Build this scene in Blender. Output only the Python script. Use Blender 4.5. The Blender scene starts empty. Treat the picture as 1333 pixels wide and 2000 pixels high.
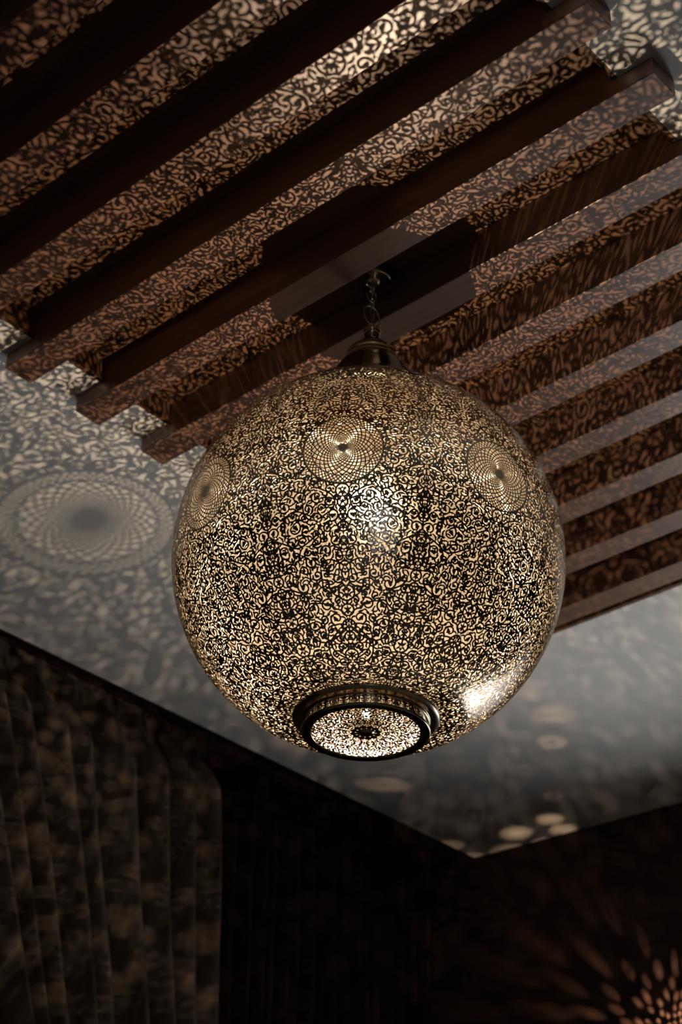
import bpy, bmesh, math, random
import numpy as np
from mathutils import Vector, Matrix

sc = bpy.context.scene
COL = sc.collection
PI = math.pi

# ------------------------------------------------------------------ camera
CAMZ = 1.40                                   # eye height above the floor
FPX = 3322.67                                 # focal length in pixels of the 1333x2000 frame
YAW, PITCH, ROLL = -0.737883, 0.588163, 0.025724
cf = np.array([math.sin(YAW)*math.cos(PITCH), math.cos(YAW)*math.cos(PITCH), math.sin(PITCH)])
cr = np.array([math.cos(YAW), -math.sin(YAW), 0.0])
cu = np.cross(cr, cf)
cr, cu = cr*math.cos(ROLL)+cu*math.sin(ROLL), -cr*math.sin(ROLL)+cu*math.cos(ROLL)
cam_d = bpy.data.cameras.new('camera')
cam = bpy.data.objects.new('camera', cam_d); COL.objects.link(cam)
M = Matrix.Identity(4)
for i in range(3):
    M[i][0], M[i][1], M[i][2] = cr[i], cu[i], -cf[i]
M[2][3] = CAMZ
cam.matrix_world = M
cam_d.sensor_fit = 'VERTICAL'; cam_d.sensor_height = 36.0; cam_d.sensor_width = 24.0
cam_d.lens = FPX/2000*36.0
cam_d.clip_start = 0.05
cam_d.dof.use_dof = True
cam_d.dof.focus_distance = 3.15
cam_d.dof.aperture_fstop = 4.5
sc.camera = cam

# ------------------------------------------------------------------ world, daylight, exposure
world = bpy.data.worlds.new('world'); sc.world = world
world.use_nodes = True
bg = world.node_tree.nodes['Background']
bg.inputs['Color'].default_value = (0.78, 0.88, 1.0, 1); bg.inputs['Strength'].default_value = 0.8
world.cycles.sampling_method = 'NONE'

def area_light(name, loc, rot, sx, sy, power, color):
    d = bpy.data.lights.new(name, 'AREA'); d.shape = 'RECTANGLE'
    d.size, d.size_y, d.energy, d.color = sx, sy, power, color
    o = bpy.data.objects.new(name, d); COL.objects.link(o)
    o.location = loc; o.rotation_euler = rot
    return o
# daylight just outside the two windows, neither of which is in the picture
dl = area_light('daylight_far', (-2.05, 6.55, 1.62), (-PI/2-math.radians(46), 0, 0), 1.4, 2.0, 16.5, (1.0, 0.97, 0.90))
dl.data.spread = math.radians(84)
area_light('daylight_side', (2.50, -1.80, 1.75), (0, PI/2, 0), 2.4, 1.1, 2.0, (0.90, 0.95, 1.0))

vs = sc.view_settings
vs.view_transform = 'Standard'; vs.look = 'None'; vs.gamma = 1.0; vs.use_curve_mapping = False
vs.exposure = 0.0
sc.cycles.max_bounces = 6
sc.cycles.diffuse_bounces = 4
sc.cycles.glossy_bounces = 4
sc.cycles.transparent_max_bounces = 12
sc.cycles.caustics_reflective = False
sc.cycles.caustics_refractive = False
sc.cycles.sample_clamp_indirect = 4.0
sc.cycles.use_adaptive_sampling = False

# ------------------------------------------------------------------ materials
def new_mat(name):
    m = bpy.data.materials.new(name); m.use_nodes = True
    return m, m.node_tree.nodes, m.node_tree.links, m.node_tree.nodes['Principled BSDF']

def plain(name, col, rough=0.6, metal=0.0, spec=0.5, bump=None, var=None, coat=0.0):
    m, n, l, b = new_mat(name)
    b.inputs['Base Color'].default_value = (*col, 1)
    b.inputs['Roughness'].default_value = rough
    b.inputs['Metallic'].default_value = metal
    b.inputs['Specular IOR Level'].default_value = spec
    b.inputs['Coat Weight'].default_value = coat
    tc = n.new('ShaderNodeTexCoord')
    if var:
        scale, amt = var
        tx = n.new('ShaderNodeTexNoise'); tx.inputs['Scale'].default_value = scale
        tx.inputs['Detail'].default_value = 4
        mp = n.new('ShaderNodeMapRange')
        mp.inputs['To Min'].default_value = 1-amt; mp.inputs['To Max'].default_value = 1+amt
        mx = n.new('ShaderNodeMix'); mx.data_type = 'RGBA'; mx.blend_type = 'MULTIPLY'
        mx.inputs['Factor'].default_value = 1
        mx.inputs['A'].default_value = (*col, 1)
        l.new(tc.outputs['Object'], tx.inputs['Vector'])
        l.new(tx.outputs['Fac'], mp.inputs['Value'])
        l.new(mp.outputs['Result'], mx.inputs['B'])
        l.new(mx.outputs['Result'], b.inputs['Base Color'])
    if bump:
        scale, strength, dist = bump
        tx = n.new('ShaderNodeTexNoise'); tx.inputs['Scale'].default_value = scale
        bp = n.new('ShaderNodeBump'); bp.inputs['Strength'].default_value = strength
        bp.inputs['Distance'].default_value = dist
        l.new(tc.outputs['Object'], tx.inputs['Vector'])
        l.new(tx.outputs['Fac'], bp.inputs['Height'])
        l.new(bp.outputs['Normal'], b.inputs['Normal'])
    return m

def wood(name, c1, c2, rough, axis_scale, spec=0.5):
    m, n, l, b = new_mat(name)
    tc = n.new('ShaderNodeTexCoord'); mp = n.new('ShaderNodeMapping')
    mp.inputs['Scale'].default_value = axis_scale
    tx = n.new('ShaderNodeTexNoise'); tx.inputs['Scale'].default_value = 6; tx.inputs['Detail'].default_value = 7
    rp = n.new('ShaderNodeValToRGB')
    rp.color_ramp.elements[0].position = 0.35; rp.color_ramp.elements[1].position = 0.7
    rp.color_ramp.elements[0].color = (*c1, 1); rp.color_ramp.elements[1].color = (*c2, 1)
    l.new(tc.outputs['Object'], mp.inputs['Vector']); l.new(mp.outputs['Vector'], tx.inputs['Vector'])
    l.new(tx.outputs['Fac'], rp.inputs['Fac']); l.new(rp.outputs['Color'], b.inputs['Base Color'])
    bp = n.new('ShaderNodeBump'); bp.inputs['Strength'].default_value = 0.15; bp.inputs['Distance'].default_value = 0.002
    l.new(tx.outputs['Fac'], bp.inputs['Height']); l.new(bp.outputs['Normal'], b.inputs['Normal'])
    b.inputs['Roughness'].default_value = rough
    b.inputs['Specular IOR Level'].default_value = spec
    return m

MAT = {}
MAT['ceiling'] = plain('white ceiling paint', (0.74, 0.73, 0.72), 0.85, bump=(160, 0.15, 0.002), var=(1.5, 0.04))
MAT['beam'] = wood('dark stained beam wood', (0.150, 0.075, 0.048), (0.21, 0.112, 0.073), 0.36, (0.5, 9, 9), 1.0)
MAT['recess'] = wood('dark stained recess board', (0.11, 0.055, 0.026), (0.16, 0.082, 0.042), 0.5, (0.5, 9, 9), 0.35)
MAT['wall_dark'] = plain('dark brown wall covering', (0.040, 0.021, 0.016), 0.75, spec=0.2, var=(6, 0.2))
MAT['wall_plain'] = plain('taupe wall paint', (0.24, 0.20, 0.17), 0.8, spec=0.2, var=(2, 0.06))
MAT['floor'] = wood('pale floor', (0.56, 0.5, 0.44), (0.66, 0.6, 0.53), 0.35, (0.4, 6, 6))
MAT['frame'] = plain('window frame', (0.05, 0.035, 0.03), 0.5)
MAT['brass'] = plain('aged polished brass', (0.43, 0.375, 0.31), 0.19, metal=1.0, bump=(95, 0.35, 0.003), var=(18, 0.18))
MAT['brass_smooth'] = plain('smooth polished brass', (0.45, 0.37, 0.27), 0.18, metal=1.0, var=(20, 0.1))
MAT['nickel'] = plain('polished pale brass', (0.62, 0.52, 0.38), 0.14, metal=1.0, var=(40, 0.08))
MAT['cable'] = plain('clear cable', (0.35, 0.33, 0.36), 0.3)
MAT['curtain'] = wood('taupe curtain cloth with painted fold shade', (0.075, 0.056, 0.044), (0.21, 0.165, 0.13), 0.9, (1.0, 6.0, 0.25), 0.1)  # vertical streaks painted into the cloth colour stand in for shade between folds
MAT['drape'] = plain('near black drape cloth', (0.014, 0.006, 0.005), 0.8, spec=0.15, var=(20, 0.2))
MAT['socket'] = plain('lamp holder', (0.3, 0.26, 0.2), 0.4, metal=1.0)

def gauze_mat(name, col, through, back):
    # fine gauze: threads scatter some of the light onwards and some back, the rest is open air
    m = bpy.data.materials.new(name); m.use_nodes = True
    n, l = m.node_tree.nodes, m.node_tree.links
    n.clear()
    o = n.new('ShaderNodeOutputMaterial'); mx = n.new('ShaderNodeMixShader'); m2 = n.new('ShaderNodeMixShader')
    t = n.new('ShaderNodeBsdfTransparent'); d = n.new('ShaderNodeBsdfDiffuse'); r = n.new('ShaderNodeBsdfTranslucent')
    d.inputs['Color'].default_value = (*col, 1); r.inputs['Color'].default_value = (*col, 1)
    mx.inputs['Fac'].default_value = through+back
    m2.inputs['Fac'].default_value = back/(through+back)
    l.new(r.outputs[0], m2.inputs[1]); l.new(d.outputs[0], m2.inputs[2])
    l.new(t.outputs[0], mx.inputs[1]); l.new(m2.outputs[0], mx.inputs[2]); l.new(mx.outputs[0], o.inputs['Surface'])
    return m
MAT['gauze'] = gauze_mat('pale gold gauze', (0.92, 0.84, 0.69), 0.026, 0.085)

def glow(name, col, s):
    m = bpy.data.materials.new(name); m.use_nodes = True
    n, l = m.node_tree.nodes, m.node_tree.links
    n.clear()
    o = n.new('ShaderNodeOutputMaterial'); e = n.new('ShaderNodeEmission')
    e.inputs['Color'].default_value = (*col, 1); e.inputs['Strength'].default_value = s
    l.new(e.outputs[0], o.inputs['Surface'])
    return m
MAT['bulb'] = glow('glowing bulb', (1.0, 0.8, 0.55), 300.0)

# ------------------------------------------------------------------ helpers
def link(name, me, mat=None, parent=None):
    o = bpy.data.objects.new(name, me); COL.objects.link(o)
    if mat is not None and not me.materials:
        me.materials.append(MAT[mat])
    if parent is not None:
        o.parent = parent
    return o

def tag(o, label=None, cat=None, group=None, kind=None):
    if label: o['label'] = label
    if cat: o['category'] = cat
    if group: o['group'] = group
    if kind: o['kind'] = kind
    return o

def empty(name, loc):
    o = bpy.data.objects.new(name, None); COL.objects.link(o)
    o.location = loc; o.empty_display_size = 0.1
    return o

def mesh_py(name, verts, faces, smooth=False):
    me = bpy.data.meshes.new(name); me.from_pydata([tuple(v) for v in verts], [], faces); me.update()
    if smooth:
        me.polygons.foreach_set('use_smooth', [True]*len(me.polygons))
    return me

def add_box(V, Fc, a, b):
    x0, y0, z0 = a; x1, y1, z1 = b; k = len(V)
    V += [(x0,y0,z0),(x1,y0,z0),(x1,y1,z0),(x0,y1,z0),(x0,y0,z1),(x1,y0,z1),(x1,y1,z1),(x0,y1,z1)]
    Fc += [(k,k+3,k+2,k+1),(k+4,k+5,k+6,k+7),(k,k+1,k+5,k+4),(k+1,k+2,k+6,k+5),(k+2,k+3,k+7,k+6),(k+3,k,k+4,k+7)]

def boxes(name, lst):
    V, Fc = [], []
    for a, b in lst: add_box(V, Fc, a, b)
    return mesh_py(name, V, Fc)

def lathe(name, prof, seg=96):
    # profile listed from top to bottom on the outside; real revolved surface
    V, Fc = [], []
    n = len(prof)
    for r, z in prof:
        for k in range(seg):
            a = 2*PI*k/seg
            V.append((r*math.cos(a), r*math.sin(a), z))
    for i in range(n-1):
        for k in range(seg):
            k2 = (k+1) % seg
            Fc.append((i*seg+k, (i+1)*seg+k, (i+1)*seg+k2, i*seg+k2))
    me = mesh_py(name, V, Fc, True)
    return me

def smooth_prof(pts, sub=5):
    # Catmull-Rom through the listed points
    P = [Vector((r, z)) for r, z in pts]
    out = []
    for i in range(len(P)-1):
        p0 = P[max(i-1, 0)]; p1 = P[i]; p2 = P[i+1]; p3 = P[min(i+2, len(P)-1)]
        for k in range(sub):
            t = k/sub
            q = 0.5*((2*p1)+(p2-p0)*t+(2*p0-5*p1+4*p2-p3)*t*t+(3*p1-p0-3*p2+p3)*t**3)
            out.append((max(q.x, 0.0), q.y))
    out.append((P[-1].x, P[-1].y))
    return out

def torus_link(name, R_w, R_h, r, segs=40, rs=10):
    # oval wire link in the local XZ plane
    V, Fc = [], []
    for i in range(segs):
        a = 2*PI*i/segs
        c = Vector((R_w*math.cos(a), 0, R_h*math.sin(a)))
        t = Vector((-R_w*math.sin(a), 0, R_h*math.cos(a))).normalized()
        nrm = Vector((t.z, 0, -t.x)); bn = Vector((0, 1, 0))
        for j in range(rs):
            b = 2*PI*j/rs
            V.append(c + r*(math.cos(b)*nrm + math.sin(b)*bn))
    for i in range(segs):
        for j in range(rs):
            i2, j2 = (i+1) % segs, (j+1) % rs
            Fc.append((i*rs+j, i2*rs+j, i2*rs+j2, i*rs+j2))
    return mesh_py(name, V, Fc, True)

def tube(name, pts, r, rs=8):
    V, Fc = [], []
    pts = [Vector(p) for p in pts]
    for i, p in enumerate(pts):
        t = (pts[min(i+1, len(pts)-1)]-pts[max(i-1, 0)]).normalized()
        n1 = t.orthogonal().normalized(); n2 = t.cross(n1)
        for j in range(rs):
            b = 2*PI*j/rs
            V.append(p + r*(math.cos(b)*n1+math.sin(b)*n2))
    for i in range(len(pts)-1):
        for j in range(rs):
            j2 = (j+1) % rs
            Fc.append((i*rs+j, i*rs+j2, (i+1)*rs+j2, (i+1)*rs+j))
    Fc.append(tuple(range(rs-1, -1, -1))); Fc.append(tuple((len(pts)-1)*rs+j for j in range(rs)))
    return mesh_py(name, V, Fc, True)

# ------------------------------------------------------------------ pierced sheet metal (holes are real holes)
def pierced_mesh(name, P, N, f, thick, wrap=False):
    """P, N: (nt, ns, 3) grid positions and outward normals, f: (nt, ns) signed distance (metal < 0).
    Marching squares gives the sheet, and each hole gets a wall of the sheet's thickness."""
    if wrap:
        P = np.concatenate([P, P[:1]]); N = np.concatenate([N, N[:1]]); f = np.concatenate([f, f[:1]])
    nt, ns = f.shape
    f = np.where(np.abs(f) < 1e-7, 1e-7, f)
    ins = f < 0
    cid = np.arange(nt*ns).reshape(nt, ns)
    base_h = nt*ns                                   # edges along t
    hid = base_h + np.arange((nt-1)*ns).reshape(nt-1, ns)
    base_v = base_h + (nt-1)*ns
    vid = base_v + np.arange(nt*(ns-1)).reshape(nt, ns-1)
    def cut(Pa, Pb, fa, fb):
        d = fa-fb
        t = np.where(np.abs(d) > 1e-12, fa/np.where(np.abs(d) > 1e-12, d, 1), 0.5)
        t = np.clip(t, 0.02, 0.98)[..., None]
        return Pa+(Pb-Pa)*t
    allP = np.concatenate([P.reshape(-1, 3), cut(P[:-1], P[1:], f[:-1], f[1:]).reshape(-1, 3),
                           cut(P[:, :-1], P[:, 1:], f[:, :-1], f[:, 1:]).reshape(-1, 3)])
    allN = np.concatenate([N.reshape(-1, 3), N[:-1].reshape(-1, 3), N[:, :-1].reshape(-1, 3)])
    case = (ins[:-1, :-1]*1 + ins[1:, :-1]*2 + ins[1:, 1:]*4 + ins[:-1, 1:]*8)
    corners = [cid[:-1, :-1], cid[1:, :-1], cid[1:, 1:], cid[:-1, 1:]]
    edges = [hid[:, :-1], vid[1:, :], hid[:, 1:], vid[:-1, :]]
    polys, rims = [], []
    for c in range(1, 16):
        msk = case == c
        if not msk.any(): continue
        seq, bnd = [], []
        for k in range(4):
            a, b = (c >> k) & 1, (c >> ((k+1) % 4)) & 1
            if a: seq.append(corners[k][msk])
            if a != b: seq.append(edges[k][msk])
            if a and not b:                            # leaves the metal here; find where it comes back
                m = (k+1) % 4
                while not (not ((c >> m) & 1) and ((c >> ((m+1) % 4)) & 1)): m = (m+1) % 4
                bnd.append((edges[k][msk], edges[m][msk]))
        polys.append(np.stack(seq, 1))
        for a, b in bnd: rims.append(np.stack([a, b], 1))
    rim = np.concatenate(rims) if rims else np.zeros((0, 2), int)
    used = np.unique(np.concatenate([p.ravel() for p in polys]))
    remap = np.full(len(allP), -1); remap[used] = np.arange(len(used))
    verts = [allP[used]]
    ru = np.unique(rim); rmap = np.full(len(allP), -1); rmap[ru] = np.arange(len(ru))
    o1 = len(used); o2 = o1+len(ru)
    verts += [allP[ru], allP[ru]-allN[ru]*thick]
    V = np.concatenate(verts)
    # orientation: make the sheet face along N
    q = polys[-1][0]; e = np.cross(allP[q[1]]-allP[q[0]], allP[q[2]]-allP[q[0]])
    big = max(polys, key=len); qs = big[len(big)//2]
    e = np.cross(allP[qs[1]]-allP[qs[0]], allP[qs[2]]-allP[qs[1]])
    flip = float(e@allN[qs[0]]) < 0
    loops, sizes = [], []
    for p in polys:
        p = remap[p]
        if flip: p = p[:, ::-1]
        loops.append(p.ravel()); sizes.append(np.full(len(p), p.shape[1]))
    rq = np.stack([rmap[rim[:, 0]]+o1, rmap[rim[:, 1]]+o1, rmap[rim[:, 1]]+o2, rmap[rim[:, 0]]+o2], 1)
    if not flip: rq = rq[:, ::-1]
    loops.append(rq.ravel()); sizes.append(np.full(len(rq), 4))
    loops = np.concatenate(loops).astype(np.int32); sizes = np.concatenate(sizes).astype(np.int32)
    starts = np.concatenate([[0], np.cumsum(sizes)[:-1]]).astype(np.int32)
    me = bpy.data.meshes.new(name)
    me.vertices.add(len(V)); me.vertices.foreach_set('co', V.astype(np.float32).ravel())
    me.loops.add(len(loops)); me.loops.foreach_set('vertex_index', loops)
    me.polygons.add(len(sizes)); me.polygons.foreach_set('loop_start', starts)
    me.polygons.foreach_set('loop_total', sizes)
    me.polygons.foreach_set('use_smooth', np.ones(len(sizes), bool))
    me.update(calc_edges=True)
    return me

class Scrolls:
    """Arabesque scrollwork on a surface of revolution, mirrored at both sides of a wedge.
    surf(theta, s) -> point, normal, d/ds tangent; sizes are in metres on the surface."""
    def __init__(self, surf, half, s0, s1, seed, radii, hw, keep_out=None, n_sweep=0):
        self.surf, self.half, self.hw = surf, half, hw
        rng = random.Random(seed); self.rng = rng
        self.el = []                                   # (point, t1, t2, radius, handed, phase, kind)
        ctr, rad = [], []
        cosa, sina = math.cos(2*half), math.sin(2*half)
        self.mirrors = [np.diag([1, -1, 1.0]), np.array([[cosa, sina, 0], [sina, -cosa, 0], [0, 0, 1.0]])]
        length = s1-s0
        for r, tries in radii:
            for _ in range(tries):
                pick = rng.random()
                th = rng.uniform(0, half)
                if pick < 0.05: th = 0.0
                elif pick < 0.09: th = half
                s = rng.uniform(s0, s1)
                p, n, ts = surf(th, s)
                rr = r*rng.uniform(0.88, 1.12)
                if keep_out is not None and keep_out(p, rr): continue
                if min(s-s0, s1-s) < 0.6*rr: continue
                ok = True
                if 0 < th < half:
                    for m in self.mirrors:
                        if np.linalg.norm(m@p-p) < 1.84*rr: ok = False
                if ok and ctr:
                    C_ = np.array(ctr); R_ = np.array(rad)
                    lim = (R_+rr)*0.93
                    if (np.linalg.norm(C_-p, axis=1) < lim).any(): ok = False
                    elif (np.linalg.norm(C_@self.mirrors[0].T-p, axis=1) < lim).any() and th != 0.0: ok = False
                    elif (np.linalg.norm(C_@self.mirrors[1].T-p, axis=1) < lim).any() and th != half: ok = False
                if not ok: continue
                t1 = np.cross(n, ts); t1 /= np.linalg.norm(t1)
                ctr.append(p); rad.append(rr)
                axis = th == 0.0 or th == half
                self.el.append((p, t1, ts, rr, rng.choice((-1, 1)), rng.uniform(0, 2*PI) if not axis else PI/2, 'axis' if axis else 'free'))
        self.ctr, self.rad = np.array(ctr), np.array(rad)
        self.sweeps = []
        for k in range(n_sweep):
            p, n, ts = surf(rng.uniform(0, half), s0+(s1-s0)*(k+0.5)/n_sweep)
            t1 = np.cross(n, ts); t1 /= np.linalg.norm(t1)
            self.sweeps.append((p, t1, ts, radii[0][0]*rng.uniform(1.9, 3.0)))

    @staticmethod
    def leaf(a, b, L, w):
        t = a/L
        k = np.clip(t, 0, 1)
        prof = w*np.sin(PI*k**0.75)**0.8
        d = np.abs(b)-prof
        return np.where((t < 0) | (t > 1), np.maximum(np.abs(b), np.maximum(-a, a-L))+0.0, d)

    def spiral(self, x, y, r, hand, ph, hw, turns=1.12):
        rad = np.hypot(x, y); ang = (np.arctan2(y*hand, x)-ph) % (2*PI)
        d = np.full(x.shape, 1.0)
        for k in range(int(turns)+1):
            a = ang+2*PI*k
            t = a/(2*PI*turns)
            tgt = r*(1-0.80*t**0.9)
            w = hw*(1.05-0.25*t)
            d = np.where(t <= 1, np.minimum(d, np.abs(rad-tgt)-w), d)
        return d

    def element(self, Q, e):
        p, t1, t2, r, hand, ph, kind = e
        D = Q-p; x = D@t1; y = D@t2
        hw = self.hw
        rad = np.hypot(x, y)
        def turn(a, cx=0.0, cy=0.0):
            c, s = math.cos(a), math.sin(a)
            xx, yy = x-cx, y-cy
            return xx*c+yy*s, -xx*s+yy*c
        if kind == 'axis':
            d = np.abs(rad-r)-hw
            a, b = turn(PI/2); d = np.minimum(d, self.leaf(a+0.75*r, b, 1.5*r, 0.24*r))
            for sg in (-1, 1):
                a, b = turn(PI/2+sg*0.95); d = np.minimum(d, self.leaf(a+0.15*r, b, 0.95*r, 0.17*r))
                a, b = turn(-PI/2+sg*0.8); d = np.minimum(d, self.leaf(a, b, 0.95*r, 0.13*r))
            for sg in (-1, 1):                          # fleur outside the ring
                a, b = turn(sg*PI/2); d = np.minimum(d, self.leaf(a-0.95*r, b, 0.75*r, 0.17*r))
            return d
        d = self.spiral(x, y, r, hand, ph, hw)
        end = hand*(ph+2*PI*1.12)
        ex, ey = 0.20*r*math.cos(end), 0.20*r*math.sin(end)
        for k, (da, L, w) in enumerate(((0.2, 0.58, 0.22), (2.2, 0.46, 0.18), (-2.0, 0.46, 0.18))):
            a, b = turn(end+hand*PI/2+da, ex, ey)
            d = np.minimum(d, self.leaf(a+0.08*r, b, L*r, w*r))
        rr = random.Random(int(p[2]*1e6) ^ int(p[0]*1e6))
        for _ in range(3):                               # leaves springing off the stem, inward and outward
            ang = rr.uniform(0, 2*PI); px, py = r*math.cos(ang), r*math.sin(ang)
            a, b = turn(ang+rr.choice((0.75, -0.75, 2.4, -2.4)), px, py)
            d = np.minimum(d, self.leaf(a, b, r*rr.uniform(0.6, 1.05), r*rr.uniform(0.15, 0.25)))
        return d

    def stems(self, n_near):
        # S-shaped stems from ring to ring
        out = []
        C_, R_ = self.ctr, self.rad
        for i in range(len(C_)):
            dist = np.linalg.norm(C_-C_[i], axis=1)
            for j in np.argsort(dist)[1:1+n_near]:
                if j < i and dist[j] < 3.2*(R_[i]+R_[j]):
                    out.append((i, j))
        return out

    def field(self, P, n_near=3):
        F = np.full(P.shape[:2], 1.0)
        flat = P.reshape(-1, 3)
        Ff = F.ravel()
        mirrored = [flat, flat@self.mirrors[0].T, flat@self.mirrors[1].T]
        for e in self.el:
            for Q in mirrored:
                near = np.where(((Q-e[0])**2).sum(1) < (2.1*e[3])**2)[0]
                if len(near):
                    Ff[near] = np.minimum(Ff[near], self.element(Q[near], e))
        for c, t1, t2, r0 in self.sweeps:                 # long sweeping stems that cross the scrolls
            for Q in mirrored:
                near = np.where(((Q-c)**2).sum(1) < (1.2*r0)**2)[0]
                if len(near):
                    D = Q[near]-c; a = np.arctan2(D@t2, D@t1)
                    dd = np.abs(np.hypot(D@t1, D@t2)-r0*(1+0.10*np.cos(3*a)))-self.hw*0.95
                    Ff[near] = np.minimum(Ff[near], dd)
        for i, j in self.stems(n_near):
            p, q = self.ctr[i], self.ctr[j]
            e, g = self.el[i], self.el[j]
            dv = q-p; L = np.linalg.norm(dv)
            nrm = np.cross(e[1], e[2]); side = np.cross(nrm, dv/L)
            bend = 0.30*L*(1 if (i+j) % 2 else -1)
            ts = np.linspace(0, 1, 40)
            ps = p+dv*ts[:, None]+side*(bend*np.sin(2*PI*ts)*0.75)[:, None]
            mid = (p+q)/2
            for Q in mirrored:
                near = np.where(((Q-mid)**2).sum(1) < (0.75*L+3*self.hw)**2)[0]
                if not len(near): continue
                dd = np.sqrt(((Q[near][:, None, :]-ps[None])**2).sum(2).min(1))
                Ff[near] = np.minimum(Ff[near], dd-self.hw*0.85)
        return Ff.reshape(P.shape[:2])

    def refine(self, P, F, unit, wide=3.4, thick=4.3, rounds=3):
        """even out the lace: sprigs across holes that came out too wide, small cut-outs in lumps that came out too thick"""
        flat = P.reshape(-1, 3); Ff = F.ravel().copy()
        rng = random.Random(77)
        def frame(p):
            # two directions along the surface at p, from the nearest scroll's frame
            e = self.el[int(np.argmin(((self.ctr-p)**2).sum(1)))]
            return e[1], e[2]
        for rd in range(rounds):
            cand = np.where(Ff > wide*unit)[0]
            cand = cand[np.argsort(-Ff[cand])]
            taken = []
            for c in cand:
                r0 = Ff[c]
                if r0 < wide*unit: continue
                p = flat[c]
                if taken and (((np.array(taken)-p)**2).sum(1) < (1.3*r0)**2).any(): continue
                taken.append(p)
                t1, t2 = frame(p)
                near = np.where(((flat-p)**2).sum(1) < (2.2*r0)**2)[0]
                D = flat[near]-p; x, y = D@t1, D@t2
                a0 = rng.uniform(0, 2*PI); c0, s0 = math.cos(a0), math.sin(a0)
                x, y = x*c0+y*s0, -x*s0+y*c0
                L = 1.35*r0; cv = rng.uniform(0.25, 0.5)*rng.choice((-1, 1))/L
                yy = y-cv*(x*x-0.3*L*L)                        # bent stem
                d = np.maximum(np.abs(yy)-self.hw*0.9, np.abs(x)-L)
                g = min(r0, 7*unit)
                d = np.minimum(d, self.leaf(x*0.6+yy*0.8+0.1*g, -x*0.8+yy*0.6, 0.9*g, 0.22*g))
                if r0 > 6*unit:
                    d = np.minimum(d, self.leaf(-x*0.5-yy*0.86+0.1*g, x*0.86-yy*0.5, 0.95*g, 0.22*g))
                Ff[near] = np.minimum(Ff[near], d)
            from mathutils.kdtree import KDTree
            holes = np.where(Ff > 0)[0]
            kd = KDTree(len(holes))
            for i, h in enumerate(holes): kd.insert(flat[h], i)
            kd.balance()
            solid = np.where(Ff < -0.7*unit)[0]
            dist = np.array([kd.find(flat[k])[2] for k in solid]) if len(solid) else np.zeros(0)
            order = np.argsort(-dist)
            taken = []
            for k in order:
                r0 = dist[k]
                if r0 < thick*unit: break
                p = flat[solid[k]]
                if taken and (((np.array(taken)-p)**2).sum(1) < (1.7*r0)**2).any(): continue
                taken.append(p)
                t1, t2 = frame(p)
                near = np.where(((flat-p)**2).sum(1) < (2.0*r0)**2)[0]
                D = flat[near]-p; x, y = D@t1, D@t2
                a0 = rng.uniform(0, 2*PI); c0, s0 = math.cos(a0), math.sin(a0)
                x, y = x*c0+y*s0, -x*s0+y*c0
                rr = max(r0-1.55*unit, 1.2*unit)
                hole = self.leaf(x+1.15*rr, y-0.12*x*x/rr, 2.3*rr, 0.85*rr)
                Ff[near] = np.maximum(Ff[near], -hole)
        return Ff.reshape(F.shape)

# ------------------------------------------------------------------ the room
H_CEIL = CAMZ+2.646
Z_BEAM = CAMZ+2.600
Z_RECESS = CAMZ+2.704
RX0, RX1 = -2.747, -1.192                       # recess in x
RY0, RY1 = 1.10, 3.875
PA0 = Vector((-3.988, -2.60)); CORNER = Vector((-3.912, 5.152)); PB1 = Vector((2.36, 5.524)); PD = Vector((2.36, -2.60))

def wall(name, p, q, mat, opening=None, h=H_CEIL+0.12, th=0.16):
    """slab along p->q, room on its right-hand side; opening = (d0, d1, z0, z1) along the wall"""
    d = (q-p); L = d.length; d = d/L; n = Vector((-d.y, d.x))
    rects = [(-th, L+th, 0, h)]
    if opening:
        a, b, z0, z1 = opening
        rects = [(-th, a, 0, h), (b, L+th, 0, h), (a, b, 0, z0), (a, b, z1, h)]
    V, Fc = [], []
    for a, b, z0, z1 in rects:
        k = len(V)
        for z in (z0, z1):
            for u, w in ((a, 0), (b, 0), (b, th), (a, th)):
                c = p+d*u+n*w; V.append((c.x, c.y, z))
        Fc += [(k,k+3,k+2,k+1),(k+4,k+5,k+6,k+7),(k,k+1,k+5,k+4),(k+1,k+2,k+6,k+5),(k+2,k+3,k+7,k+6),(k+3,k,k+4,k+7)]
    o = link(name, mesh_py(name, V, Fc), mat)
    tag(o, kind='structure')
    return o
SLOT = 0.24                                       # the curtains hang in a slot behind the ceiling's edge
back = Vector((-SLOT, 0)); wdir = (PB1-CORNER).normalized(); CORNW = CORNER-wdir*SLOT
w_left = wall('wall_left', PA0+back, CORNW, 'wall_dark', h=H_CEIL+0.14)
w_far = wall('wall_far', CORNW, PB1, 'wall_dark', (1.08+SLOT, 2.30+SLOT, 0.9, 3.22), h=H_CEIL+0.14)
w_side = wall('wall_right', PB1, PD, 'wall_plain', (6.72, 7.92, 0.5, 3.05))
w_back = wall('wall_back', PD, PA0+back, 'wall_plain')
tag(w_left, 'dark brown wall behind the taupe curtain', 'wall')
tag(w_far, 'dark brown wall speckled with lamp light', 'wall')
tag(w_side, 'taupe wall with a window', 'wall')
tag(w_back, 'plain taupe wall opposite the beams', 'wall')

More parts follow.
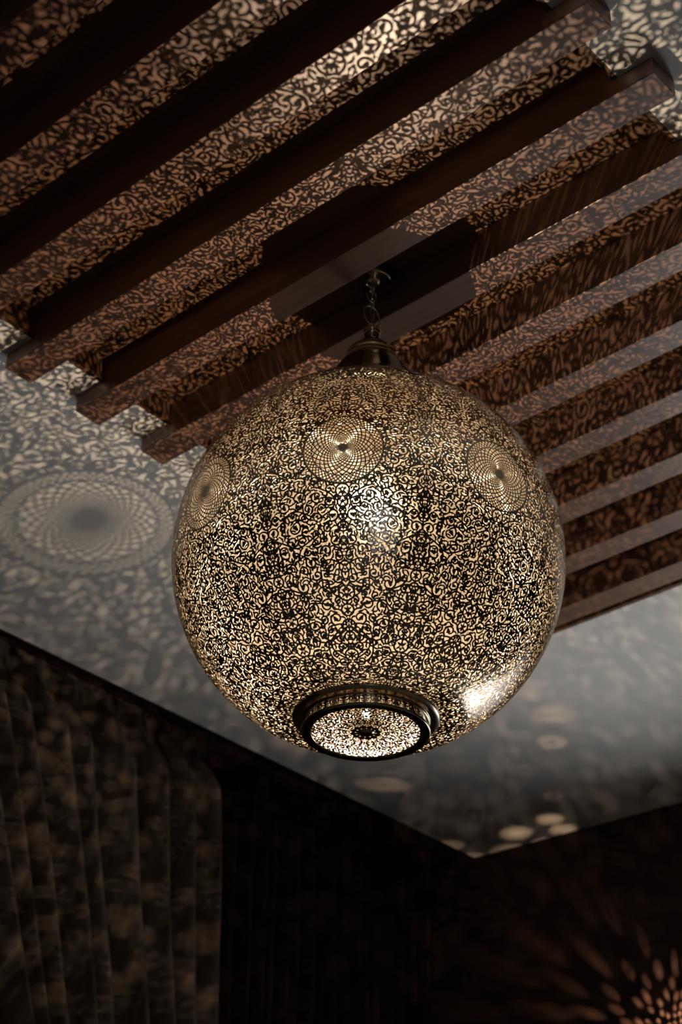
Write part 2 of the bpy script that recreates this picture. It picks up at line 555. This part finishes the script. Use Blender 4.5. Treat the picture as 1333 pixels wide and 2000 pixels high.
def window(name, p, q, d0, d1, z0, z1, label):
    d = (q-p).normalized(); n = Vector((-d.y, d.x))
    V, Fc = [], []
    def bar(a, b, za, zb, w0=0.05, w1=0.11):
        k = len(V)
        for z in (za, zb):
            for u, w in ((a, w0), (b, w0), (b, w1), (a, w1)):
                c = p+d*u+n*w; V.append((c.x, c.y, z))
        Fc.extend([(k,k+3,k+2,k+1),(k+4,k+5,k+6,k+7),(k,k+1,k+5,k+4),(k+1,k+2,k+6,k+5),(k+2,k+3,k+7,k+6),(k+3,k,k+4,k+7)])
    t = 0.06
    bar(d0, d1, z0, z0+t); bar(d0, d1, z1-t, z1); bar(d0, d0+t, z0+t, z1-t); bar(d1-t, d1, z0+t, z1-t)
    m = (d0+d1)/2
    bar(m-0.025, m+0.025, z0+t, z1-t); bar(d0+t, m-0.025, z0+(z1-z0)*0.62, z0+(z1-z0)*0.62+0.04)
    bar(m+0.025, d1-t, z0+(z1-z0)*0.62, z0+(z1-z0)*0.62+0.04)
    o = link(name, mesh_py(name, V, Fc), 'frame'); tag(o, label, 'window', kind='structure')
    return o
window('window_1', CORNER, PB1, 1.08, 2.30, 0.9, 3.22, 'tall window in the dark wall beside the wall lamp')
window('window_2', PB1, PD, 6.72, 7.92, 0.5, 3.05, 'tall window in the taupe wall')

fl = link('floor', boxes('floor', [((-4.5, -2.8, -0.1), (2.6, 5.8, 0.0))]), 'floor')
tag(fl, 'pale wooden floor', 'floor', kind='structure')
T = 0.14
def edge_x(y): return PA0.x+(CORNER.x-PA0.x)*(y-PA0.y)/(CORNER.y-PA0.y)
V, Fc = [], []
for a, b in (((RX1, -2.8, H_CEIL), (2.6, 5.8, H_CEIL+T)), ((RX0, -2.8, H_CEIL), (RX1, RY0, H_CEIL+T)), ((RX0, RY1, H_CEIL), (RX1, 5.8, H_CEIL+T))):
    add_box(V, Fc, a, b)
k = len(V)
for z in (H_CEIL, H_CEIL+T):
    V += [(edge_x(-2.8), -2.8, z), (RX0, -2.8, z), (RX0, 5.8, z), (edge_x(5.8), 5.8, z)]
Fc += [(k,k+3,k+2,k+1),(k+4,k+5,k+6,k+7),(k,k+1,k+5,k+4),(k+1,k+2,k+6,k+5),(k+2,k+3,k+7,k+6),(k+3,k,k+4,k+7)]
ce = link('ceiling', mesh_py('ceiling', V, Fc), 'ceiling')
slot = link('trim_1', boxes('trim_1', [((-4.45, -2.8, H_CEIL+T), (-3.8, 5.8, H_CEIL+T+0.04))]), 'wall_dark')
tag(slot, 'dark board closing the curtain slot above', 'trim', kind='structure')
tag(ce, 'white ceiling with a beamed recess', 'ceiling', kind='structure')
e = 0.012
rec = link('recess_lining', boxes('recess_lining', [
    ((RX0, RY0, Z_RECESS), (RX1, RY1, Z_RECESS+0.02)),
    ((RX0, RY0, H_CEIL+0.001), (RX0+e, RY1, Z_RECESS)), ((RX1-e, RY0, H_CEIL+0.001), (RX1, RY1, Z_RECESS)),
    ((RX0+e, RY0, H_CEIL+0.001), (RX1-e, RY0+e, Z_RECESS)), ((RX0+e, RY1-e, H_CEIL+0.001), (RX1-e, RY1, Z_RECESS))]), 'recess', ce)
rec['label'] = 'dark wood lining of the ceiling recess'

# ------------------------------------------------------------------ beams
BX0, BX1 = -2.838, -1.1095
BY0, BP, BW = 1.1971, 0.22708, 0.0809
def beam_mesh():
    # bar that lies under the white ceiling at both ends and fills up into the recess between
    zb, zc, zt = Z_BEAM, H_CEIL, Z_RECESS
    prof = [(BX0, zb), (BX1, zb), (BX1, zc-0.0005), (RX1-e-0.001, zc-0.0005), (RX1-e-0.001, zt-0.001),
            (RX0+e+0.001, zt-0.001), (RX0+e+0.001, zc-0.0005), (BX0, zc-0.0005)]
    bm = bmesh.new()
    v0 = [bm.verts.new((x, 0, z)) for x, z in prof]; v1 = [bm.verts.new((x, BW, z)) for x, z in prof]
    k = len(prof)
    bm.faces.new(v0); bm.faces.new(v1[::-1])
    for i in range(k):
        bm.faces.new((v0[i], v1[i], v1[(i+1) % k], v0[(i+1) % k]))
    bmesh.ops.recalc_face_normals(bm, faces=bm.faces)
    bmesh.ops.bevel(bm, geom=[ed for ed in bm.edges], offset=0.0016, segments=2, affect='EDGES', profile=0.5)
    me = bpy.data.meshes.new('wooden_beam'); bm.to_mesh(me); bm.free()
    return me
bm_me = beam_mesh()
ordinal = ['twelfth', 'eleventh', 'tenth', 'ninth', 'eighth', 'seventh', 'sixth', 'fifth', 'fourth', 'third', 'second', 'first']
for i in range(12):
    o = link('wooden_beam', bm_me, 'beam'); o.location = (0, BY0+BP*i, 0)
    if i == 4: lab = 'dark wooden ceiling beam on the near side of the lamp canopy'
    elif i == 5: lab = 'dark wooden ceiling beam on the far side of the lamp canopy'
    elif i == 11: lab = 'dark wooden ceiling beam beside the wide white ceiling, first from the far wall'
    else: lab = 'dark wooden ceiling beam, %s from the far wall' % ordinal[i]
    tag(o, lab, 'beam', 'beams across the ceiling recess', kind='thing')

# ------------------------------------------------------------------ the great pendant lamp
R = 0.4085
LC = Vector((-1.977, 2.263, CAMZ+1.881))          # centre of the globe
lamp = empty('pendant_lamp', LC)
tag(lamp, 'large pierced brass globe lamp hanging on a chain from the beamed ceiling', 'lamp')
SEAM = PI/8
LAT = math.radians(69.7)
MED = 0.188*R                                      # medallion radius
AZ0 = math.radians(-56.1)                          # azimuth of the medallion that faces the room

def flat_foot(z):                                   # the globe flattens a little towards its foot
    return np.where(z < -0.34, -(0.34+0.024*np.tanh((-z-0.34)/0.024)), z)
def sph(th, lat):
    c, s = math.cos(lat), math.sin(lat)
    n = np.array([c*math.cos(th), c*math.sin(th), s])
    ts = np.array([-s*math.cos(th), -s*math.sin(th), c])
    p = n*R; p[2] = flat_foot(p[2])
    return p, n, ts
def surf_globe(th, s): return sph(th, s/R)
mc = np.array([R, 0, 0.0])
px = R/383.0                                        # one pixel of the photograph on the globe
scr = Scrolls(surf_globe, SEAM, -LAT*R, LAT*R, 11,
              [(12.5*px, 200), (10*px, 2500), (8*px, 6000), (6.2*px, 9000), (4.6*px, 6000)], 1.55*px,
              keep_out=lambda p, r: np.linalg.norm(p-mc) < MED+0.55*r, n_sweep=22)
nt, ns = 190, 1200
th = np.linspace(0, SEAM, nt); la = np.linspace(-LAT, LAT, ns)
TH, LA = np.meshgrid(th, la, indexing='ij')
Nn = np.stack([np.cos(LA)*np.cos(TH), np.cos(LA)*np.sin(TH), np.sin(LA)], -1)
Pp = Nn*R; Pp[..., 2] = flat_foot(Pp[..., 2])
f = scr.field(Pp, 2)
dm = np.linalg.norm(Pp-mc, axis=-1)
f = np.where(dm < MED-0.6*px, -0.5*px, f)
f = scr.refine(Pp, f, px, 2.8, 3.6)
f = np.minimum(f, np.abs(dm-MED-0.6*px)-1.3*px)              # ring around the medallion
f = np.where(dm < MED-0.6*px, np.maximum(f, (MED-0.6*px-dm)), f)  # opening for the medallion
f = np.minimum(f, R*np.cos(LA)*(SEAM-TH)-0.45*px)           # seam between two panels
f = np.minimum(f, (LAT-np.abs(LA))*R-4*px)                  # solid rims
F2 = np.concatenate([f[:0:-1], f], 0)
Nf = np.concatenate([Nn[:0:-1]*np.array([1, -1, 1]), Nn], 0)
Pf = Nf*R; Pf[..., 2] = flat_foot(Pf[..., 2])
gore = pierced_mesh('globe_panel', Pf, Nf, F2, 0.0014)

# medallion: woven guilloche in polar coordinates round its middle
def medallion():
    na, nr = 768, 240
    rho = np.linspace(0.0003, MED+0.3*px, nr); al = np.linspace(0, 2*PI, na, endpoint=False)
    A, Q = np.meshgrid(al, rho, indexing='ij')
    ang = 2*np.arcsin(Q/(2*R))
    nrm = np.stack([np.cos(ang), np.sin(ang)*np.cos(A), np.sin(ang)*np.sin(A)], -1)
    t = Q/MED
    d = np.full(Q.shape, 1.0)
    def family(n, shift, dshift, hw):
        # n curves whose angle shifts with radius; dshift = d(shift)/d(rho)
        out = np.full(Q.shape, 1.0)
        for sg in (-1, 1):
            ph = (A+sg*shift)*n/(2*PI)
            fr = np.abs(ph-np.round(ph))
            g = np.sqrt((n/(2*PI*Q))**2+(dshift*n/(2*PI))**2)
            out = np.minimum(out, fr/g-hw)
        return out
    inner = 0.785
    # the outer band: a fine diamond net
    n1, turns = 52, 2.0
    sh = (t-inner)/(1-inner)*turns*2*PI/n1
    net = family(n1, sh, turns*2*PI/n1/((1-inner)*MED)*np.ones_like(Q), 0.92*px)
    # the inner rose: arcs leaving the middle and bending back at the inner ring
    n2 = 24
    tt = np.clip(t/inner, 0, 0.999)
    sh2 = 1.3*np.log(np.maximum(tt, 0.02))
    ds2 = 1.3/Q
    rose = family(n2, sh2, ds2, 1.08*px*np.minimum(1, 0.22+1.3*t))
    d = np.where(t > inner, net, rose)
    d = np.minimum(d, np.abs(t-inner)*MED-0.8*px)
    d = np.minimum(d, np.abs(t-1.0)*MED-1.2*px)
    d = np.minimum(d, (t-0.115)*MED)
    return pierced_mesh('medallion', nrm*R, nrm, d, 0.0012, wrap=True)
med = medallion()
for k in range(8):
    g = link('globe_panel', gore, 'brass', lamp); g.rotation_euler = (0, 0, AZ0+k*PI/4)
    m = link('medallion', med, 'brass', g); m['label'] = 'round woven rosette cut into the globe'

# gauze lining just inside the pierced globe
V, Fc = [], []
sg, rg = 128, 56
for j in range(rg+1):
    lt = -LAT+2*LAT*j/rg
    for i in range(sg):
        a = 2*PI*i/sg
        V.append((0.987*R*math.cos(lt)*math.cos(a), 0.987*R*math.cos(lt)*math.sin(a), 0.987*float(flat_foot(R*math.sin(lt)))))
for j in range(rg):
    for i in range(sg):
        Fc.append((j*sg+i, j*sg+(i+1) % sg, (j+1)*sg+(i+1) % sg, (j+1)*sg+i))
lin = link('inner_lining', mesh_py('inner_lining', V, Fc, True), 'gauze', lamp)
lin['label'] = 'pale gauze lining glowing behind the cut-outs'

# top: bell cap, collar, finial
k_ = R/0.396
def sc_(pts): return [(r*k_, z*k_) for r, z in pts]
capm = lathe('cap', smooth_prof(sc_([(0.0545, 0.5215), (0.0580, 0.5195), (0.0600, 0.514), (0.0595, 0.509), (0.0630, 0.503), (0.0760, 0.487),
                                 (0.094, 0.457), (0.116, 0.423), (0.136, 0.397), (0.148, 0.384), (0.157, 0.376), (0.159, 0.368), (0.156, 0.364), (0.150, 0.362)]), 4))
link('cap', capm, 'brass_smooth', lamp)
col_ = lathe('collar', smooth_prof(sc_([(0.010, 0.580), (0.0145, 0.577), (0.023, 0.571), (0.030, 0.561), (0.034, 0.551), (0.042, 0.546), (0.050, 0.541), (0.0545, 0.534), (0.0555, 0.528),
                                  (0.0530, 0.5255), (0.0515, 0.5235), (0.0525, 0.520)]), 4))
link('collar', col_, 'brass_smooth', lamp)
fin = lathe('finial', smooth_prof(sc_([(0.0, 0.628), (0.006, 0.626), (0.009, 0.619), (0.008, 0.612), (0.011, 0.608), (0.0195, 0.603), (0.0205, 0.598), (0.0175, 0.5935), (0.0185, 0.590),
                                  (0.0150, 0.585), (0.0105, 0.581), (0.0095, 0.578), (0.011, 0.575)]), 4), 48)
link('finial', fin, 'nickel', lamp)

# foot: flange, pierced drum, bottom ring and pierced disc
ZF = -0.352
flg = lathe('bottom_flange', smooth_prof(sc_([(0.134, ZF+0.004), (0.139, ZF+0.001), (0.1405, ZF-0.002), (0.138, ZF-0.004), (0.132, ZF-0.006), (0.123, ZF-0.0075),
                                        (0.1215, ZF-0.0095), (0.119, ZF-0.011), (0.115, ZF-0.0115)]), 4), 128)
link('bottom_flange', flg, 'brass_smooth', lamp)
Z0, Z1 = (ZF-0.0115)*k_, (ZF-0.0255)*k_
RD = 0.115*k_
def surf_drum(th, s):
    n = np.array([math.cos(th), math.sin(th), 0.0])
    return n*RD+np.array([0, 0, s]), n, np.array([0, 0, 1.0])
DH = PI/18
sd = Scrolls(surf_drum, DH, Z1, Z0, 5, [(4.6*px, 300), (3.4*px, 900), (2.4*px, 1500)], 0.8*px)
th = np.linspace(0, DH, 30); zz = np.linspace(Z1, Z0, 24)
TH, ZZ = np.meshgrid(th, zz, indexing='ij')
nn = np.stack([np.cos(TH), np.sin(TH), 0*TH], -1)
fd = sd.field(nn*RD+np.stack([0*TH, 0*TH, ZZ], -1), 2)
fd = np.minimum(fd, np.minimum(ZZ-Z1, Z0-ZZ)-1.0*px)
fh = np.concatenate([fd[:0:-1], fd[:-1]], 0)           # one full wedge
reps = int(round(2*PI/(2*DH)))
fa = np.concatenate([fh]*reps, 0)
tha = np.arange(len(fa))*(2*PI/len(fa))
TA, ZA = np.meshgrid(tha, zz, indexing='ij')
na_ = np.stack([np.cos(TA), np.sin(TA), 0*TA], -1)
link('pierced_drum', pierced_mesh('pierced_drum', na_*RD+np.stack([0*TA, 0*TA, ZA], -1), na_, fa, 0.001, wrap=True), 'brass', lamp)

ZB = (ZF-0.0325)*k_
ring = lathe('bottom_ring', smooth_prof([(RD-0.001, Z1+0.0005), (RD+0.003, Z1), (0.1205*k_, Z1-0.001), (0.1232*k_, Z1-0.003), (0.1232*k_, ZB+0.002), (0.120*k_, ZB),
                                   (0.112*k_, ZB), (0.1045*k_, ZB+0.0008), (0.1035*k_, ZB+0.003)], 4), 128)
link('bottom_ring', ring, 'brass_smooth', lamp)
RO, RI = 0.1042*k_, 0.0165*k_
ZD = ZB+0.0022
def surf_disc(th, s):
    return np.array([s*math.cos(th), s*math.sin(th), ZD]), np.array([0, 0, -1.0]), np.array([math.cos(th), math.sin(th), 0.0])
DW = PI/12
sdc = Scrolls(surf_disc, DW, RI, RO, 8, [(7.5*px, 300), (6*px, 900), (4.8*px, 2500), (3.6*px, 3500)], 1.35*px)
th = np.linspace(0, DW, 48); rr_ = np.linspace(0.003, RO, 150)
TH, RR = np.meshgrid(th, rr_, indexing='ij')
Pd = np.stack([RR*np.cos(TH), RR*np.sin(TH), 0*RR+ZD], -1)
fd = sdc.field(Pd, 1)
fd = np.where(RR < RI, -0.3*px, fd)
fd = sdc.refine(Pd, fd, 0.62*px, 3.4, 4.0)
fd = np.minimum(fd, np.minimum(RR-RI, RO-1.2*px-RR))
fd = np.where(RR < RI, np.minimum(fd, RR-RI), fd)
fh = np.concatenate([fd[:0:-1], fd[:-1]], 0)
reps = int(round(2*PI/(2*DW)))
fa = np.concatenate([fh]*reps, 0)
tha = np.arange(len(fa))*(2*PI/len(fa))
TA, RA = np.meshgrid(tha, rr_, indexing='ij')
BZ = -0.866*R
eye = Vector((0, 0, CAMZ))-LC; bpos = Vector((0, 0, BZ)); tt_ = (ZD-BZ)/(eye.z-BZ); hit = bpos+(eye-bpos)*tt_
fa = np.maximum(fa, 4.6*px-np.hypot(RA*np.cos(TA)-hit.x, RA*np.sin(TA)-hit.y))   # the wide cut-out through which the bulb shows
link('bottom_disc', pierced_mesh('bottom_disc', np.stack([RA*np.cos(TA), RA*np.sin(TA), 0*RA+ZD], -1),
                               np.broadcast_to(np.array([0, 0, -1.0]), RA.shape+(3,)).copy(), fa, 0.001, wrap=True), 'brass', lamp)
hub = lathe('disc_hub', [(0.0, ZD-0.0030), (0.010*k_, ZD-0.0028), (0.0165*k_, ZD-0.0006), (0.0172*k_, ZD+0.0012)][::-1], 48)
link('disc_hub', hub, 'brass_smooth', lamp)

# bulb on a slim holder that stands on the hub
hold = lathe('lamp_holder', [(0.0, BZ-0.004), (0.004, BZ-0.004), (0.0045, BZ-0.010), (0.009, BZ-0.012), (0.009, ZD+0.016), (0.012, ZD+0.014), (0.013, ZD+0.001)], 32)
link('lamp_holder', hold, 'socket', lamp)
def ball(name, r):
    bm = bmesh.new(); bmesh.ops.create_icosphere(bm, subdivisions=2, radius=r)
    me = bpy.data.meshes.new(name); bm.to_mesh(me); bm.free()
    me.polygons.foreach_set('use_smooth', [True]*len(me.polygons)); return me
b = link('bulb', ball('bulb', 0.0022), 'bulb', lamp); b.location = (0, 0, BZ)
def glass_glow(name, col, s):
    # clear glass bathed in the filament's light
    m = bpy.data.materials.new(name); m.use_nodes = True
    n, l = m.node_tree.nodes, m.node_tree.links
    n.clear()
    o = n.new('ShaderNodeOutputMaterial'); e_ = n.new('ShaderNodeEmission'); t_ = n.new('ShaderNodeBsdfTransparent'); a_ = n.new('ShaderNodeAddShader')
    e_.inputs['Color'].default_value = (*col, 1); e_.inputs['Strength'].default_value = s
    l.new(e_.outputs[0], a_.inputs[0]); l.new(t_.outputs[0], a_.inputs[1]); l.new(a_.outputs[0], o.inputs['Surface'])
    return m
MAT['bulb_glass'] = glass_glow('glowing bulb glass', (1.0, 0.8, 0.55), 14.0)
env = lathe('bulb_glass', smooth_prof([(0.0, BZ+0.016), (0.004, BZ+0.014), (0.0072, BZ+0.007), (0.008, BZ), (0.0072, BZ-0.006), (0.0052, BZ-0.0105)], 4), 32)
link('bulb_glass', env, 'bulb_glass', lamp)
ld = bpy.data.lights.new('bulb_light', 'POINT'); ld.energy = 360.0; ld.color = (1.0, 0.76, 0.52); ld.shadow_soft_size = 0.0024
lo = bpy.data.objects.new('bulb_light', ld); COL.objects.link(lo); lo.parent = lamp; lo.location = (0, 0, BZ)

# chain, ring, cables and canopy
ring_me = torus_link('chain_ring', 0.0205, 0.0290, 0.0021, 56)
ro = link('chain_ring', ring_me, 'nickel', lamp)
ro.location = (0, 0, 0.620*k_+0.0265); ro.rotation_euler = (0, math.radians(-16), math.radians(72))
lk = torus_link('chain_link', 0.0120, 0.0165, 0.0017)
zt = 0.620*k_+0.0265+0.0270
ZCAN = CAMZ+1.0252*2.6-LC.z-0.017                          # underside of the canopy, from the globe's centre
n_links = 4
step = (ZCAN+0.012-zt)/(n_links-0.1)
for i in range(n_links):
    o = link('chain_link', lk, 'nickel', lamp)
    o.location = ((-1)**i*0.001, 0, zt+0.012+step*i*0.93)
    o.rotation_euler = (0, math.radians((-1)**i*9), math.radians(150 if i % 2 == 0 else 65))
for sgn in (-1, 1):
    pts = []
    for i in range(13):
        t = i/12
        pts.append((sgn*0.0045*math.sin(PI*min(1, t*1.1))*0.9+0.001, sgn*0.002*math.cos(3*t), 0.624*k_+t*(ZCAN+0.006-0.624*k_)))
    link('cable', tube('cable', pts, 0.0009), 'cable', lamp)
ZT = Z_RECESS-LC.z-0.0005
can = lathe('canopy', smooth_prof([(0.0565, ZT), (0.0565, ZT-0.003), (0.053, ZT-0.006), (0.0485, ZT-0.012), (0.0472, ZT-0.024), (0.0465, ZCAN+0.005), (0.0440, ZCAN+0.0008), (0.039, ZCAN),
                             (0.0165, ZCAN-0.0005), (0.0155, ZCAN-0.003), (0.0135, ZCAN-0.004), (0.0125, ZCAN-0.001), (0.0125, ZCAN+0.012), (0.0, ZCAN+0.013)], 4), 64)
link('canopy', can, 'brass_smooth', lamp)

# ------------------------------------------------------------------ small pierced wall lamp beside the window (just outside the picture)
def wall_point(q, off):
    d = np.array(cf)+(q[0]-666.5)/FPX*cr-(q[1]-1000)/FPX*cu
    p, w = CORNER, (PB1-CORNER).normalized(); n = Vector((w.y, -w.x))
    t = (p.x*n.x+p.y*n.y)/(d[0]*n.x+d[1]*n.y)
    return Vector((d[0]*t+n.x*off, d[1]*t+n.y*off, CAMZ+d[2]*t)), n
SP, SN = wall_point((1328, 2044), 0.12)
sconce = empty('wall_lamp', SP)
tag(sconce, 'small pierced globe wall lamp scattering light over the dark wall', 'lamp')
RS = 0.036
nt, ns = 560, 250
la = np.linspace(-1.35, 1.35, ns); th = np.linspace(0, 2*PI, nt, endpoint=False)
TH, LA = np.meshgrid(th, la, indexing='ij')
Ns_ = np.stack([np.cos(LA)*np.cos(TH), np.cos(LA)*np.sin(TH), np.sin(LA)], -1)
rng = random.Random(3)
fs = np.full(TH.shape, -1.0)
cs = []
for _ in range(9000):
    z = rng.uniform(-0.96, 0.96); a = rng.uniform(0, 2*PI); r = math.sqrt(1-z*z)
    p = np.array([r*math.cos(a), r*math.sin(a), z])
    if cs and (np.linalg.norm(np.array(cs)-p, axis=1) < 0.11).any(): continue
    cs.append(p)
for p in cs:
    t1 = np.cross(p, [0, 0, 1.0]); t1 /= np.linalg.norm(t1); t2 = np.cross(p, t1)
    a = rng.uniform(0, PI); ra, rb = rng.uniform(0.022, 0.044), rng.uniform(0.014, 0.030)
    if p[0]*SN.x+p[1]*SN.y > 0.1 and rng.random() < 0.88: continue   # its room side is nearly closed
    if p[2] > 0.975:                                           # few holes round the top
        if rng.random() < 0.6: continue
        ra, rb = 0.45*ra, 0.4*rb
    D = Ns_-p; x = D@(t1*math.cos(a)+t2*math.sin(a)); y = D@(-t1*math.sin(a)+t2*math.cos(a))
    near = (D**2).sum(-1) < 0.012
    fs = np.where(near, np.maximum(fs, (1-np.sqrt((x/ra)**2+(y/rb)**2))*rb), fs)
link('pierced_globe', pierced_mesh('small_globe', Ns_*RS, Ns_, fs*RS, 0.0006, wrap=True), 'brass', sconce)
link('top_cap', lathe('top_cap', [(0.0, RS+0.004), (0.006, RS+0.003), (0.011, RS), (0.0125, RS-0.002)], 32), 'brass_smooth', sconce)
link('bottom_cap', lathe('bottom_cap', [(0.0125, -RS+0.002), (0.011, -RS), (0.006, -RS-0.003), (0.0, -RS-0.004)], 32), 'brass_smooth', sconce)
arm = tube('arm', [Vector((0, 0, -RS-0.002)), Vector((0, 0, -RS-0.03)), Vector((-SN.x*0.03, -SN.y*0.03, -RS-0.045)), Vector((-SN.x*0.116, -SN.y*0.116, -RS-0.045))], 0.004)
link('arm', arm, 'brass_smooth', sconce)
pl = lathe('back_plate', [(0.0, 0.0), (0.028, 0.0), (0.030, -0.003), (0.030, -0.006)], 40)
po = link('back_plate', pl, 'brass_smooth', sconce)
po.location = (-SN.x*0.1135, -SN.y*0.1135, -RS-0.045); po.rotation_euler = (PI/2, 0, math.atan2(SN.y, SN.x)+PI/2)
b2 = link('bulb', ball('small_bulb', 0.0010), 'bulb', sconce)
l2 = bpy.data.lights.new('wall_lamp_light', 'POINT'); l2.energy = 90.0; l2.color = (1.0, 0.66, 0.39); l2.shadow_soft_size = 0.0012
o2 = bpy.data.objects.new('wall_lamp_light', l2); COL.objects.link(o2); o2.parent = sconce

# ------------------------------------------------------------------ curtains on the left wall
def wall_x(y): return PA0.x+(CORNER.x-PA0.x)*(y-PA0.y)/(CORNER.y-PA0.y)
def curtain_mesh(name, y_top, y_low, z_top, z_low, z_bot, pleats, depth, seed, head=0.11):
    """cloth hung from pinched pleats; y_top / y_low are its two ends at the top and at height z_low"""
    rng = random.Random(seed)
    nu, nv = pleats*16, 70
    wv = [rng.uniform(0.75, 1.3) for _ in range(pleats)]; tot = sum(wv)
    edges_ = [0.0]
    for w in wv: edges_.append(edges_[-1]+w/tot)
    amp = [rng.uniform(0.7, 1.2) for _ in range(pleats)]
    lean = [rng.uniform(-0.25, 0.25) for _ in range(pleats)]
    V, Fc = [], []
    for j in range(nv+1):
        v = (j/nv)**1.5
        z = z_top+(z_bot-z_top)*v
        s = (z_top-z)/(z_top-z_low)
        drop = z_top-z
        flare = min(1.0, max(0.0, (drop-0.02)/head))
        flare = flare*flare*(3-2*flare)
        for i in range(nu+1):
            u = i/nu
            k = min(pleats-1, max(0, next((q for q in range(pleats) if u <= edges_[q+1]+1e-9), pleats-1)))
            t = (u-edges_[k])/(edges_[k+1]-edges_[k])
            ya = y_top[0]+(y_low[0]-y_top[0])*min(s, 2.2); yb = y_top[1]+(y_low[1]-y_top[1])*min(s, 2.2)
            # folds get rounder and deeper below the pinched head
            fold = math.sin(PI*t)**(1.0+1.4*(1-flare))
            dpt = depth*amp[k]*fold*(0.30+0.70*flare)+0.006*math.sin(9*u+5*z)
            wob = lean[k]*math.sin(PI*t)*0.5*(edges_[k+1]-edges_[k])*flare+0.004*math.sin(4*z+k)*min(1, drop)
            y = ya+(yb-ya)*(u+wob)
            V.append((wall_x(y)-SLOT+0.03+dpt, y, z))
    for j in range(nv):
        for i in range(nu):
            a = j*(nu+1)+i
            Fc.append((a, a+1, a+nu+2, a+nu+1))
    return mesh_py(name, V, Fc, True)
c1 = empty('curtain', (wall_x(3.2)+0.05, 3.2, 0.02))
tag(c1, 'taupe pleated curtain hanging below the ceiling edge', 'curtain')
def rel(o, root):
    o.parent = root; o.matrix_parent_inverse = Matrix.Translation(-Vector(root.location)); return o
cl = link('cloth', curtain_mesh('curtain_cloth', (2.20, 3.80), (2.73, 3.875), H_CEIL+0.06, H_CEIL-1.05, 0.02, 12, 0.17, 4, 0.25), 'curtain')
rel(cl, c1)
hb = link('heading_tape', boxes('heading_tape', [((wall_x(2.9)-SLOT+0.012, 2.20, H_CEIL+0.03), (wall_x(2.9)-SLOT+0.030, 3.80, H_CEIL+0.10))]), 'curtain'); rel(hb, c1)
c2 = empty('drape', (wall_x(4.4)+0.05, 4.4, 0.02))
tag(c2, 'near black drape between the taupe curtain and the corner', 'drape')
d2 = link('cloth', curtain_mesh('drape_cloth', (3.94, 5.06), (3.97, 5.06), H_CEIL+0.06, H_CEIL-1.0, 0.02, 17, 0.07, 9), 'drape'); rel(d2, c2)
